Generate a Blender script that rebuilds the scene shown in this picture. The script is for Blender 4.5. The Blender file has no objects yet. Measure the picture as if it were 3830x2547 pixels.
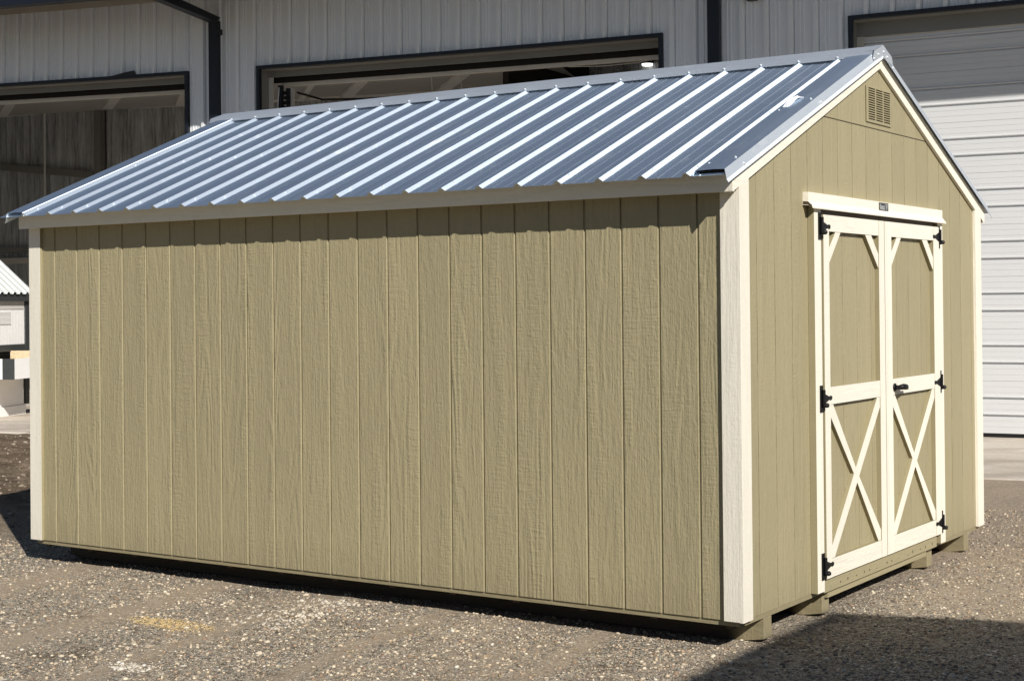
import bpy, math, random
from mathutils import Vector, Matrix
random.seed(7)
sc = bpy.context.scene
COL = sc.collection
GZ = -0.14                      # ground level (0 = underside of the shed siding)

# ------------------------------------------------------------------ node helpers
class NT:
    def __init__(s, name):
        s.m = bpy.data.materials.new(name); s.m.use_nodes = True
        s.t = s.m.node_tree; s.b = s.t.nodes['Principled BSDF']
        s.tc = s.t.nodes.new('ShaderNodeTexCoord')
    def n(s, kind, ins=None, **kw):
        nd = s.t.nodes.new('ShaderNode' + kind)
        for k, v in kw.items(): setattr(nd, k, v)
        for k, v in (ins or {}).items():
            if isinstance(v, bpy.types.NodeSocket): s.t.links.new(v, nd.inputs[k])
            else: nd.inputs[k].default_value = v
        return nd
    def map(s, scale, loc=(0, 0, 0), src=None, rot=(0, 0, 0)):
        return s.n('Mapping', {'Vector': src or s.tc.outputs['Object'], 'Scale': scale, 'Location': loc, 'Rotation': rot}).outputs[0]
    def noise(s, vec, scale=1., detail=3., rough=.5, dist=0.):
        return s.n('TexNoise', {'Vector': vec, 'Scale': scale, 'Detail': detail, 'Roughness': rough, 'Distortion': dist}).outputs[0]
    def math(s, op, a, b=0., c=0.):
        return s.n('Math', {0: a, 1: b, 2: c}, operation=op).outputs[0]
    def ramp(s, f, stops, interp='LINEAR'):
        r = s.n('ValToRGB', {'Fac': f}); r.color_ramp.interpolation = interp
        e = r.color_ramp.elements
        while len(e) < len(stops): e.new(.5)
        for x, (p, c) in zip(e, stops):
            x.position = p; x.color = (c if len(c) == 4 else (*c, 1)) if isinstance(c, (tuple, list)) else (c, c, c, 1)
        return r.outputs[0]
    def mix(s, f, a, b, mode='MIX'):
        m = s.n('Mix', data_type='RGBA', blend_type=mode)
        for i, v in ((0, f), (6, a), (7, b)):
            if isinstance(v, bpy.types.NodeSocket): s.t.links.new(v, m.inputs[i])
            else: m.inputs[i].default_value = (*v, 1) if isinstance(v, tuple) and len(v) == 3 else v
        return m.outputs[2]
    def bump(s, h, strength=1., dist=.002, prev=None):
        i = {'Height': h, 'Strength': strength, 'Distance': dist}
        if prev is not None: i['Normal'] = prev
        return s.n('Bump', i).outputs[0]
    def set(s, **kw):
        for k, v in kw.items():
            i = s.b.inputs[k.replace('_', ' ')]
            if isinstance(v, bpy.types.NodeSocket): s.t.links.new(v, i)
            else: i.default_value = (*v, 1) if isinstance(v, tuple) and len(v) == 3 else v
        return s.m

def plain(name, col, rough=.6, metal=0., var=.12, sc_=3., spec=.5):
    g = NT(name)
    f = g.noise(g.map((sc_,) * 3), 1, 5, .6)
    c = g.mix(f, tuple(x * (1 - var) for x in col), tuple(min(1, x * (1 + var)) for x in col))
    return g.set(Base_Color=c, Roughness=rough, Metallic=metal, Specular_IOR_Level=spec)

def wood(name, col, axis='z', rough=.55, strength=1., plank=0.2032, off=0., dirt=.0, cross=None):
    """embossed wood-grain board, long grain along axis"""
    g = NT(name)
    xyz = g.n('SeparateXYZ', {0: g.tc.outputs['Object']})
    al = {'x': 0, 'y': 1, 'z': 2}[axis]
    # cross coordinate = sum of the two others, offset per plank so that neighbours differ
    o = [i for i in (0, 1, 2) if i != al]
    if axis == 'z': cr = g.math('ADD', xyz.outputs[0], xyz.outputs[1])
    else: cr = g.math('ADD', xyz.outputs[o[0]], xyz.outputs[o[1]])
    pl = g.math('FLOOR', g.math('DIVIDE', g.math('ADD', cr, off), plank))
    rnd = g.math('MULTIPLY', g.math('FRACT', g.math('MULTIPLY', g.math('SINE', g.math('MULTIPLY', pl, 12.9898)), 4375.85)), 7.3)
    L = g.math('ADD', xyz.outputs[al], rnd)
    v = g.n('CombineXYZ', {0: cr, 1: L, 2: rnd}).outputs[0]
    low = g.noise(g.map((5.0, .62, 1), src=v), 1, 2.5, .45)
    rings = g.math('SINE', g.math('MULTIPLY', low, 80.))
    mask = g.ramp(g.noise(g.map((9, .35, 3), src=v), 1, 2), [(.45, 0.), (.62, 1.)])
    rings = g.math('MULTIPLY', rings, mask)
    fine = g.noise(g.map((95, 5.5, 1), src=v), 1, 3, .6, .4)
    fine2 = g.noise(g.map((60, 30, 1), src=v), 1, 3, .6, .8)
    chat = g.noise(g.map((13, 80, 1), src=v), 1, 2, .5)
    chm = g.ramp(g.noise(g.map((11, 1.1, 5), src=v), 1, 2), [(.5, 0.), (.62, 1.)])
    h = g.math('ADD', g.math('MULTIPLY', rings, .24), g.math('MULTIPLY', fine, 1.))
    h = g.math('ADD', h, g.math('MULTIPLY', fine2, .9))
    h = g.math('ADD', h, g.math('MULTIPLY', g.math('MULTIPLY', chat, chm), .85))
    nrm = g.bump(h, strength, .0036)
    tone = g.noise(g.map((3.2, .8, 1), src=v), 1, 4, .6)
    c = g.mix(tone, tuple(x * .93 for x in col), tuple(min(1, x * 1.06) for x in col))
    gr = g.ramp(h, [(.45, .80), (.95, 1.0), (1.3, 1.07)])
    c = g.mix(.3, c, gr, 'MULTIPLY')
    pt = g.math('MULTIPLY', g.math('FRACT', g.math('MULTIPLY', rnd, 3.7)), 1.)
    c = g.mix(1., c, g.ramp(pt, [(0., .965), (1., 1.03)]), 'MULTIPLY')
    if cross:
        fr = g.math('ABSOLUTE', g.math('SUBTRACT', g.math('FRACT', g.math('ADD', g.math('DIVIDE', g.math('ADD', cr, -cross[0]), plank), .5)), .5))
        ln = g.math('LESS_THAN', g.math('ADD', g.math('MULTIPLY', fr, plank), g.math('MULTIPLY', g.noise(g.map((3, 40, 1), src=v), 1, 3), .0025)), .0034)
        dash = g.ramp(g.noise(g.map((8, 5, 1), src=v), 1, 4, .7), [(.42, .15), (.55, 1.)])
        c = g.mix(g.math('MULTIPLY', g.math('MULTIPLY', ln, dash), .75), c, (.075, .058, .028))
    if dirt:
        lo = g.math('SUBTRACT', 1., g.math('MULTIPLY', g.math('ADD', xyz.outputs[2], .02), 5.))
        dn = g.math('MULTIPLY', g.ramp(lo, [(0, 0.), (1, 1.)]), g.noise(g.map((14, 14, 14)), 1, 5, .7))
        c = g.mix(g.math('MULTIPLY', dn, dirt), c, (.16, .12, .08))
    return g.set(Base_Color=c, Roughness=rough, Normal=nrm, Specular_IOR_Level=.35)

M = {}
OLIVE = (.355, .312, .190); CREAM = (.83, .79, .685)
M['olive'] = wood('olive_siding', OLIVE, 'z', strength=1.0, dirt=.35)
M['olive_gable'] = wood('olive_gable_siding', OLIVE, 'z', strength=.7, dirt=.3, cross=(.0,))
M['olive_door'] = wood('olive_door_siding', OLIVE, 'z', strength=.7, dirt=.3, off=-.015, cross=(.015,))
M['olive_y'] = wood('olive_board', OLIVE, 'y', strength=.6, plank=.5)
M['olive_plain'] = plain('olive_paint', tuple(x * .95 for x in OLIVE), .55, var=.1, sc_=9)
M['cream_z'] = wood('cream_upright_trim', CREAM, 'z', strength=.42, plank=.31, dirt=.12)
M['cream_y'] = wood('cream_cross_trim', CREAM, 'y', strength=.5, plank=.29)
M['cream_x'] = wood('cream_fascia', CREAM, 'x', strength=.6, plank=.5)
M['cream_edge'] = plain('cream_board_edge', tuple(x * .93 for x in CREAM), .6, var=.06, sc_=20)
M['skid'] = wood('painted_skid_timber', tuple(x * .92 for x in OLIVE), 'x', strength=.6, plank=.4, dirt=.5)
def skid_mat():
    m = wood('skid_timber_painted_shade', tuple(x * .92 for x in OLIVE), 'x', strength=.6, plank=.4, dirt=.5)
    t = m.node_tree; b = t.nodes['Principled BSDF']; src = b.inputs['Base Color'].links[0].from_socket
    tc = t.nodes.new('ShaderNodeTexCoord'); sx = t.nodes.new('ShaderNodeSeparateXYZ'); t.links.new(tc.outputs['Object'], sx.inputs[0])
    r = t.nodes.new('ShaderNodeMapRange'); r.inputs[1].default_value = -.19; r.inputs[2].default_value = -.11; t.links.new(sx.outputs[0], r.inputs[0])
    mx = t.nodes.new('ShaderNodeMix'); mx.data_type = 'RGBA'; t.links.new(r.outputs[0], mx.inputs[0]); mx.inputs[6].default_value = (.045, .03, .018, 1); t.links.new(src, mx.inputs[7]); t.links.new(mx.outputs[2], b.inputs['Base Color'])  # near-black inward of the end: under-shed shade put into the skid colour
    return m
M['skid_shaded'] = skid_mat()
M['raw_timber'] = wood('bare_timber_and_head_shade', (.07, .048, .03), 'x', strength=.4, plank=.4)

def galv(name, base=(.78, .88, 1.0), rough=.62, aniso=.66, diff=.0):
    g = NT(name)
    tv = g.n('CombineXYZ', {0: 0., 1: .9265, 2: .3762}).outputs[0]
    g.t.links.new(tv, g.b.inputs['Tangent']); g.b.inputs['Anisotropic'].default_value = aniso
    sp = g.n('TexVoronoi', {'Vector': g.map((70, 70, 70)), 'Scale': 1.})
    r = g.noise(g.map((2.5, 1.1, 2.5)), 1, 5, .6)
    sm = g.noise(g.map((7, 2.2, 7), (3, 1, 0)), 1, 6, .7, 1.2)
    c = g.mix(g.math('MULTIPLY', sp.outputs['Color'], .35), tuple(x * .93 for x in base), tuple(x * 1.05 for x in base))
    smear = g.ramp(sm, [(.58, 0.), (.74, .5)])
    c = g.mix(smear, c, (.85, .86, .86))
    ro = g.math('ADD', rough - .06, g.math('MULTIPLY', r, .12))
    ro = g.math('ADD', ro, g.math('MULTIPLY', smear, .25))
    oil = g.noise(g.map((5, 1.6, 5)), 1, 3)
    nb = g.bump(oil, .12, .01)
    return g.set(Base_Color=c, Roughness=ro, Metallic=1. - diff, Normal=nb)
M['galv'] = galv('galvalume_roofing')
M['galv_trim'] = galv('galvalume_trim', (.78, .84, .91), .58, .5, .22)
M['screw'] = plain('zinc_screw_head', (.72, .74, .76), .6, .35, .05)
M['black'] = plain('black_hardware', (.006, .006, .007), .5, 0, .3, 30, .3)
M['navy'] = plain('navy_trim_steel', (.005, .008, .016), .5, 0, .2, 2)
M['wall'] = None
def warehouse_wall():
    g = NT('ribbed_steel_wall')
    st = g.noise(g.map((6, 6, .35)), 1, 5, .65)
    lo = g.noise(g.map((.35, .35, .5)), 1, 4, .6)
    c = g.mix(st, (.74, .78, .83), (.84, .87, .91))
    c = g.mix(g.ramp(lo, [(.45, 0.), (.75, .3)]), c, (.64, .62, .58))
    oc = g.noise(g.map((4, 4, .5)), 1, 3)
    return g.set(Base_Color=c, Roughness=.42, Normal=g.bump(oc, .15, .01), Specular_IOR_Level=.5)
M['wall'] = warehouse_wall()
M['beige'] = plain('beige_steel_trim', (.50, .47, .42), .5, 0, .1, 1.5)
M['olive_steel'] = plain('bronze_steel_header', (.18, .18, .168), .5, 0, .15, 1.5)
M['dark_in'] = plain('dark_gap', (.006, .006, .006), .9)
M['door_in'] = plain('raised_door_steel', (.30, .33, .35), .5, 0, .12, 2)
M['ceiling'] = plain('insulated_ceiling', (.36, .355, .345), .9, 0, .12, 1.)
M['unlit_room'] = plain('interior_painted_dark', (.025, .023, .02), .9, 0, .2, 1.)  # near-black colour stands in for the missing light deep in the bay
M['strut'] = plain('interior_purlin_paint', (.60, .60, .585), .6, 0, .1, 2)
def foam():
    g = NT('sprayed_foam_wall')
    v = g.map((9, 9, .55)); n1 = g.noise(v, 1, 6, .7, .9); n2 = g.noise(g.map((26, 26, 5)), 1, 4, .6)
    c = g.ramp(g.math('ADD', g.math('MULTIPLY', n1, .75), g.math('MULTIPLY', n2, .25)), [(.34, (.15, .16, .165)), (.5, (.40, .42, .43)), (.66, (.64, .67, .69))])
    return g.set(Base_Color=c, Roughness=.9, Normal=g.bump(g.math('ADD', n1, g.math('MULTIPLY', n2, .4)), 1., .06))
M['foam'] = foam()
M['doorw'] = plain('white_sectional_door', (.65, .66, .67), .45, 0, .04, 1.2)
M['coop_white'] = plain('white_painted_siding', (.90, .90, .90), .55, 0, .05, 8)
M['coop_grey'] = plain('white_panel', (.62, .60, .57), .55, 0, .06, 8)
M['charcoal'] = plain('charcoal_trim', (.045, .05, .052), .5, 0, .15, 8)
def osb():
    g = NT('osb_board'); v = g.n('TexVoronoi', {'Vector': g.map((38, 38, 90), rot=(.3, .5, .8)), 'Scale': 1.})
    c = g.mix(v.outputs['Color'], (.58, .44, .26), (.84, .71, .50))
    return g.set(Base_Color=c, Roughness=.8)
M['osb'] = osb()
def louvre():
    g = NT('vent_paint'); return g.set(Base_Color=OLIVE, Roughness=.5)
M['vent'] = louvre()
M['slot'] = plain('vent_slot', (.07, .06, .035), .8)
M['label_black'] = plain('glossy_black_plate', (.008, .009, .014), .25)
M['label_blue'] = plain('plate_blue', (.02, .03, .075), .3)
M['label_white'] = plain('plate_white', (.62, .62, .60), .5)
M['label_edge'] = plain('plate_olive_rim', (.08, .075, .03), .5)
def lamp():
    g = NT('lit_lamp'); return g.set(Base_Color=(1, 1, 1), Emission_Color=(1, .98, .92), Emission_Strength=2.)
M['lamp'] = lamp()
def concrete():
    g = NT('concrete_apron')
    n1 = g.noise(g.map((.5, 1.3, .5)), 1, 6, .65, .4); n2 = g.noise(g.map((18, 18, 18)), 1, 5, .7)
    c = g.ramp(n1, [(.3, (.46, .40, .33)), (.5, (.58, .515, .44)), (.7, (.66, .61, .54))])
    c = g.mix(.5, c, g.ramp(n2, [(.35, .8), (.65, 1.1)]), 'MULTIPLY')
    sw = g.n('TexWave', {'Vector': g.map((.25, 1.6, 1), rot=(0, 0, .1)), 'Scale': 1., 'Distortion': 6., 'Detail': 4.}).outputs['Fac']
    c = g.mix(g.math('MULTIPLY', g.ramp(sw, [(.6, 0.), (.95, 1.)]), .35), c, (.24, .195, .15))
    return g.set(Base_Color=c, Roughness=.85, Normal=g.bump(n2, .4, .004))
M['concrete'] = concrete()

def ground_mat():
    g = NT('gravel_and_dirt'); P = g.tc.outputs['Object']
    wob = g.n('TexNoise', {'Vector': P, 'Scale': 40., 'Detail': 2.}).outputs['Color']
    Pw = g.n('VectorMath', {0: P, 1: g.n('VectorMath', {0: wob, 3: .012}, operation='SCALE').outputs[0]}, operation='ADD').outputs[0]
    def stones(scale, seed):
        v = g.n('TexVoronoi', {'Vector': g.map((1, 1, 1), (seed, seed * 2, 0), src=Pw), 'Scale': scale})
        e = g.n('TexVoronoi', {'Vector': g.map((1, 1, 1), (seed, seed * 2, 0), src=Pw), 'Scale': scale}, feature='DISTANCE_TO_EDGE')
        s = g.n('SeparateColor', {0: v.outputs['Color']})
        return v.outputs['Distance'], e.outputs['Distance'], s.outputs[0], s.outputs[1]
    d1, e1, r1, q1 = stones(70, 0.); d2, e2, r2, q2 = stones(150, 3.3); d3, e3, r3, q3 = stones(24, 7.7)
    pal = [(0., (.11, .095, .075)), (.14, (.29, .25, .20)), (.31, (.44, .38, .295)), (.48, (.54, .46, .35)), (.61, (.27, .265, .25)),
           (.71, (.64, .56, .44)), (.85, (.42, .31, .215)), (.92, (.88, .80, .66))]
    c1 = g.ramp(r1, pal, 'CONSTANT'); c2 = g.ramp(r2, pal, 'CONSTANT'); c3 = g.ramp(r3, pal, 'CONSTANT')
    gap1 = g.ramp(e1, [(0., .3), (.13, 1.)]); gap2 = g.ramp(e2, [(0., .5), (.14, 1.)]); gap3 = g.ramp(e3, [(0., .35), (.07, 1.)])
    a = g.mix(1., c1, gap1, 'MULTIPLY'); b = g.mix(1., c2, gap2, 'MULTIPLY'); c_ = g.mix(1., c3, gap3, 'MULTIPLY')
    stonemask = g.math('GREATER_THAN', q1, .42)
    col = g.mix(stonemask, b, a)
    big = g.math('MULTIPLY', g.math('GREATER_THAN', q3, .93), g.math('LESS_THAN', d3, .42))
    col = g.mix(big, col, c_)
    # fines: packed brown dust between the stones, in patches and wheel tracks
    xyz = g.n('SeparateXYZ', {0: P})
    tr = g.noise(g.map((1.5, .55, 1), (1.3, .4, 0), rot=(0, 0, .12)), 1, 5, .6, .5)
    fines = g.ramp(tr, [(.45, .08), (.62, .7)])
    uu = g.math('ADD', g.math('ADD', xyz.outputs[0], g.math('MULTIPLY', xyz.outputs[1], .15)), g.math('MULTIPLY', g.math('SUBTRACT', g.noise(g.map((3, 2, 3)), 1, 4, .65), .5), .22))
    bands = None
    for c0_, hw in ((-1.70, .085), (-2.50, .07), (-.74, .08), (-3.3, .16), (-4.4, .2)):
        bb = g.ramp(g.math('DIVIDE', g.math('ABSOLUTE', g.math('SUBTRACT', uu, c0_)), hw * 2), [(.2, 1.), (.75, 0.)])
        bands = bb if bands is None else g.math('MAXIMUM', bands, bb)
    fines = g.math('MAXIMUM', fines, g.math('MULTIPLY', bands, .9))
    fn = g.noise(g.map((60, 60, 60)), 1, 6, .75)
    fcol = g.ramp(fn, [(.3, (.23, .18, .13)), (.55, (.38, .31, .23)), (.75, (.54, .46, .35))])
    keep = g.math('GREATER_THAN', r2, .88)
    fm = g.math('MULTIPLY', fines, g.math('SUBTRACT', 1., g.math('MULTIPLY', keep, .7)))
    col = g.mix(fm, col, fcol)
    # damp brown blotches
    dm = g.noise(g.map((1.4, 2.6, 1), (5, 2, 0), rot=(0, 0, .5)), 1, 4, .6)
    col = g.mix(g.ramp(dm, [(.60, 0.), (.69, .65)]), col, (.11, .078, .045))
    # farther yard is finer and browner; far left is churned earth
    far = g.ramp(g.math('DIVIDE', xyz.outputs[1], 6.), [(.15, 0.), (.6, .55)])
    col = g.mix(far, col, g.mix(.6, fcol, (.42, .32, .235), 'MIX'))
    lx = g.math('ADD', g.math('MULTIPLY', xyz.outputs[0], -1.), g.math('MULTIPLY', g.noise(g.map((.8, .8, .8)), 1, 4), 1.5))
    left = g.ramp(g.math('DIVIDE', g.math('SUBTRACT', lx, 6.), 3.), [(.0, 0.), (.7, 1.)])
    ern = g.noise(g.map((2.3, 5.0, 2), rot=(0, 0, .4)), 1, 8, .72, .8)
    earth = g.ramp(ern, [(.28, (.07, .05, .034)), (.45, (.17, .125, .082)), (.58, (.27, .205, .14)), (.68, (.42, .345, .26)), (.78, (.62, .56, .47))])
    col = g.mix(left, col, earth)
    h = g.math('ADD', g.math('MULTIPLY', g.ramp(d1, [(0., 1.), (.75, 0.)]), stonemask), g.math('MULTIPLY', g.ramp(d2, [(0., 1.), (.8, 0.)]), .45))
    h = g.math('ADD', h, g.math('MULTIPLY', big, .8))
    h = g.math('MULTIPLY', h, g.math('SUBTRACT', 1., g.math('MULTIPLY', fines, .75)))
    h = g.math('ADD', h, g.math('MULTIPLY', fn, .35))
    nb = g.bump(h, 1., .009)
    nb = g.bump(g.math('MULTIPLY', ern, left), .8, .12, nb)
    return g.set(Base_Color=col, Roughness=.9, Normal=nb, Specular_IOR_Level=.25)
M['ground'] = ground_mat()

def stone_mat():
    g = NT('loose_stone'); a = g.n('Attribute', attribute_name='tint')
    f = g.noise(g.map((160,) * 3), 1, 3)
    c = g.mix(g.math('MULTIPLY', f, .5), a.outputs['Color'], (.12, .1, .08))
    return g.set(Base_Color=c, Roughness=.85)
M['stone'] = stone_mat()

# ------------------------------------------------------------------ mesh helpers
class MB:
    def __init__(s): s.v = []; s.f = []; s.mi = []
    def poly(s, pts, mi=0):
        i = len(s.v); s.v += [tuple(p) for p in pts]; s.f.append(tuple(range(i, i + len(pts)))); s.mi.append(mi)
    def box(s, x0, x1, y0, y1, z0, z1, mi=0, face=None, fmi=None):
        i = len(s.v)
        s.v += [(x, y, z) for z in (z0, z1) for y in (y0, y1) for x in (x0, x1)]
        fs = {'-z': (0, 2, 3, 1), '+z': (4, 5, 7, 6), '-y': (0, 1, 5, 4), '+y': (2, 6, 7, 3), '-x': (0, 4, 6, 2), '+x': (1, 3, 7, 5)}
        for k, f in fs.items():
            s.f.append(tuple(i + j for j in f)); s.mi.append(fmi if (face and k in face) else mi)
        return s
    def prism(s, poly, d, mi=0, top=None):
        """closed polygon (list of 3d pts, ccw seen from the side d points to) extruded by -d"""
        i = len(s.v); n = len(poly); d = Vector(d)
        s.v += [tuple(Vector(p)) for p in poly] + [tuple(Vector(p) - d) for p in poly]
        s.f.append(tuple(range(i, i + n))); s.mi.append(mi if top is None else top)
        s.f.append(tuple(range(i + 2 * n - 1, i + n - 1, -1))); s.mi.append(mi)
        for k in range(n):
            a, b = i + k, i + (k + 1) % n
            s.f.append((b, a, a + n, b + n)); s.mi.append(mi)
        return s
    def sweep(s, prof, a, b, mi=0, thick=None):
        """open profile list swept from offset a to offset b (vectors)"""
        a = Vector(a); b = Vector(b); i = len(s.v)
        for p in prof: s.v.append(tuple(Vector(p) + a)); s.v.append(tuple(Vector(p) + b))
        for k in range(len(prof) - 1):
            j = i + 2 * k; s.f.append((j, j + 2, j + 3, j + 1)); s.mi.append(mi)
        return s
    def tube(s, pts, r, n=8, mi=0):
        pts = [Vector(p) for p in pts]; rings = []
        for k, p in enumerate(pts):
            t = (pts[min(k + 1, len(pts) - 1)] - pts[max(k - 1, 0)]).normalized()
            u = t.cross(Vector((0, 0, 1)));
            if u.length < .1: u = t.cross(Vector((1, 0, 0)))
            u.normalize(); w = t.cross(u); i = len(s.v)
            rr = r[k] if isinstance(r, (list, tuple)) else r
            for j in range(n):
                a = 2 * math.pi * j / n; s.v.append(tuple(p + u * rr * math.cos(a) + w * rr * math.sin(a)))
            rings.append(i)
        for a, b in zip(rings, rings[1:]):
            for j in range(n): s.f.append((a + j, a + (j + 1) % n, b + (j + 1) % n, b + j)); s.mi.append(mi)
        s.f.append(tuple(rings[0] + j for j in reversed(range(n)))); s.mi.append(mi)
        s.f.append(tuple(rings[-1] + j for j in range(n))); s.mi.append(mi)
        return s
    def build(s, name, mats, parent=None, loc=None, bevel=0, smooth=False, fn=None):
        me = bpy.data.meshes.new(name)
        v = s.v if fn is None else [fn(*p) for p in s.v]
        if loc is not None: v = [(p[0] - loc[0], p[1] - loc[1], p[2] - loc[2]) for p in v]
        me.from_pydata(v, [], s.f)
        if not isinstance(mats, (list, tuple)): mats = [mats]
        for m in mats: me.materials.append(m)
        me.polygons.foreach_set('material_index', s.mi)
        if smooth: me.polygons.foreach_set('use_smooth', [True] * len(me.polygons))
        me.update()
        o = bpy.data.objects.new(name, me); COL.objects.link(o)
        if loc is not None: o.location = loc
        if parent is not None:
            o.parent = parent; o.matrix_parent_inverse = world(parent).inverted()
        if bevel:
            b = o.modifiers.new('bevel', 'BEVEL'); b.width = bevel; b.segments = 2; b.limit_method = 'ANGLE'; b.angle_limit = .7
        return o
def world(o):
    m = Matrix.LocRotScale(o.location, o.rotation_euler, None)
    if o.parent: return world(o.parent) @ o.matrix_parent_inverse @ m
    return m
def tag(o, label=None, cat=None, group=None, kind=None):
    for k, v in (('label', label), ('category', cat), ('group', group), ('kind', kind)):
        if v: o[k] = v
    return o
def empty(name, loc, label, cat, group=None, parent=None):
    o = bpy.data.objects.new(name, None); COL.objects.link(o); o.location = loc; o.empty_display_size = .2
    if parent: o.parent = parent; o.matrix_parent_inverse = world(parent).inverted()
    return tag(o, label, cat, group)
def put(src, loc, parent, name=None):
    o = src.copy(); COL.objects.link(o); o.parent = parent
    o.matrix_parent_inverse = world(parent).inverted(); o.location = loc
    return o

# ================================================================== THE STORAGE SHED
I = .2032; SL = 24 * I; SW = 3.605; YC = 1.805
PITCH = .406
def pan(y): return 2.10 + PITCH * (y if y <= YC else 2 * YC - y)          # roofing pan surface
def rb(y): return 1.992 + .4142 * (y if y <= YC else 2 * YC - y)            # underside of the rake board
shed = empty('storage_shed', (-SL / 2, SW / 2, GZ), 'olive wooden storage shed with cream trim and ribbed metal roof on timber skids', 'shed')

def groove_profile(n, pitch, w, d, start=0., end=None, taper=.003):
    """returns list of (position, depth) along the wall"""
    out = [(start, 0.)]
    for i in range(n):
        c = pitch * (i + 1)
        if c - w > start and c + w < end: out += [(c - w / 2 - taper, 0.), (c - w / 2, d), (c + w / 2, d), (c + w / 2 + taper, 0.)]
    out.append((end, 0.)); return out
# long near wall (y = 0), far long wall, gables
b = MB()
pr = groove_profile(23, I, .009, .008, 0., SL)
prof = [(-SL + p, dd, 0) for p, dd in pr]
b.sweep(prof, (0, 0, 0), (0, 0, 1.985)); b.box(-SL, 0, .0095, .03, .0, 1.985)
# underside lip of each panel
b.build('long_siding', M['olive'], shed)
b = MB(); prof = [(-SL + p, SW - dd, 0) for p, dd in reversed(pr)]
b.sweep(prof, (0, 0, 0), (0, 0, 1.985)); b.build('rear_siding', M['olive'], shed)
def gable(x, sgn, name):
    b = MB(); gp = groove_profile(17, I, .0035, .005, 0., SW, .0015)
    zs = 2.403
    def line(lo, hi, dx, xoff):
        P = [(p, dd) for p, dd in gp]
        # insert break points so that the roofline is followed
        for k in (YC,): P.append((k, 0.))
        ks = [y for y in [ (hi_z - 2.02) / .4142 for hi_z in (zs,)] ]
        for y in ks: P += [(y, 0.), (2 * YC - y, 0.)]
        P = sorted(set(P)); 
        for (a, da), (c, dc) in zip(P, P[1:]):
            za, zb_ = hi(a), hi(c); la, lb = lo(a), lo(c)
            if za - la < 1e-4 and zb_ - lb < 1e-4: continue
            pts = [(x + xoff - sgn * da, a, la), (x + xoff - sgn * dc, c, lb), (x + xoff - sgn * dc, c, max(zb_, lb)), (x + xoff - sgn * da, a, max(za, la))]
            b.poly(pts if sgn > 0 else pts[::-1])
    roofl = lambda y: 2.02 + .4142 * (y if y <= YC else 2 * YC - y)
    line(lambda y: 0., lambda y: min(roofl(y), zs - .002), 0, 0.)
    line(lambda y: zs + .003, lambda y: max(roofl(y), zs + .003), 0, .0025 * sgn)
    # z-flashing shadow line
    b.box(x - .004, x + .0005 if sgn > 0 else x + .004, (zs - 2.02) / .4142, 2 * YC - (zs - 2.02) / .4142, zs - .002, zs + .003, 1)
    return b.build(name, [M['olive_gable'], M['slot']], shed)
gable(0., 1, 'gable_siding'); gable(-SL, -1, 'rear_gable_siding')

# corner trims: long-side board butts behind the end board
def cornertrim(x0, x1, y0, y1, z0, z1, mats, face, name='corner_trim'):
    b = MB(); b.box(x0, x1, y0, y1, z0, z1, 1, face, 0); return b.build(name, mats, shed, bevel=.0012)
T = .02
Z1 = 1.985
cornertrim(-.079, .0005, -T, -.0002, 0., 1.962, [M['cream_z'], M['olive_plain']], ('-y', '-z', '-x'))
def endtrim(y0, y1, yo):
    b = MB(); za, zb_ = rb(y0) + .001, rb(y1) + .001
    pts = [(T, y0, -.002), (T, y1, -.002), (T, y1, min(zb_, 2.1)), (T, y0, min(za, 2.1))]
    b.prism(pts, (T - .0005, 0, 0), 0); return b.build('corner_trim', [M['cream_z']], shed, bevel=.0012)
endtrim(-T - .0003, .083, 0); endtrim(3.505, 3.622, 0)
cornertrim(-SL - T, -4.79, -T, -.0002, 0., 1.962, [M['cream_z'], M['olive_plain']], ('-y', '-x'))
b = MB(); b.box(-SL - T + .0005, -SL - .0005, -T + .001, .08, 0, 1.99); b.build('corner_trim', M['cream_z'], shed)
b = MB(); b.box(-SL - T + .0005, -SL - .0005, SW - .08, SW + T, 0, 1.99); b.build('corner_trim', M['cream_z'], shed)
b = MB(); b.box(-.09, .0, SW + .0002, SW + T, 0, 1.96); b.build('corner_trim', M['cream_z'], shed)

# fascia boards, soffits
for (ya, yb, nm) in ((-.09, -.07, 'fascia'), (SW + .07, SW + .09, 'rear_fascia')):
    b = MB(); b.box(-SL - .03, .0198, ya, yb, 1.957, 2.052 if ya < 0 else 2.045); b.build(nm, M['cream_x'], shed, bevel=.001)
b = MB(); b.box(-SL, -.001, -.07, -.0005, 1.975, 1.985); b.build('soffit', M['cream_edge'], shed)
b = MB(); b.box(-SL, -.001, SW + .0005, SW + .07, 1.975, 1.985); b.build('soffit', M['cream_edge'], shed)

# rake boards
def rake(x0, x1, name):
    for side in (0, 1):
        f = (lambda y: y) if side == 0 else (lambda y: 2 * YC - y)
        lo = lambda y: 1.992 + .4142 * y; hi = lambda y: 2.092 + .406 * y
        ys = [-.091, YC]
        P = [(x1, f(-.091), lo(-.078)), (x1, f(-.070), lo(-.070)), (x1, f(YC - .0003), lo(YC)), (x1, f(YC - .0003), hi(YC) - .004), (x1, f(-.091), hi(-.091) - .015)]
        if side: P = P[::-1]
        b = MB(); b.prism(P, (x1 - x0, 0, 0), 1, 0)
        b.build(name, [M['cream_y'], M['cream_edge']], shed, bevel=.001)
rake(.0012, .0205, 'rake_board'); rake(-SL - .0205, -SL - .0012, 'rear_rake_board')

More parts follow.
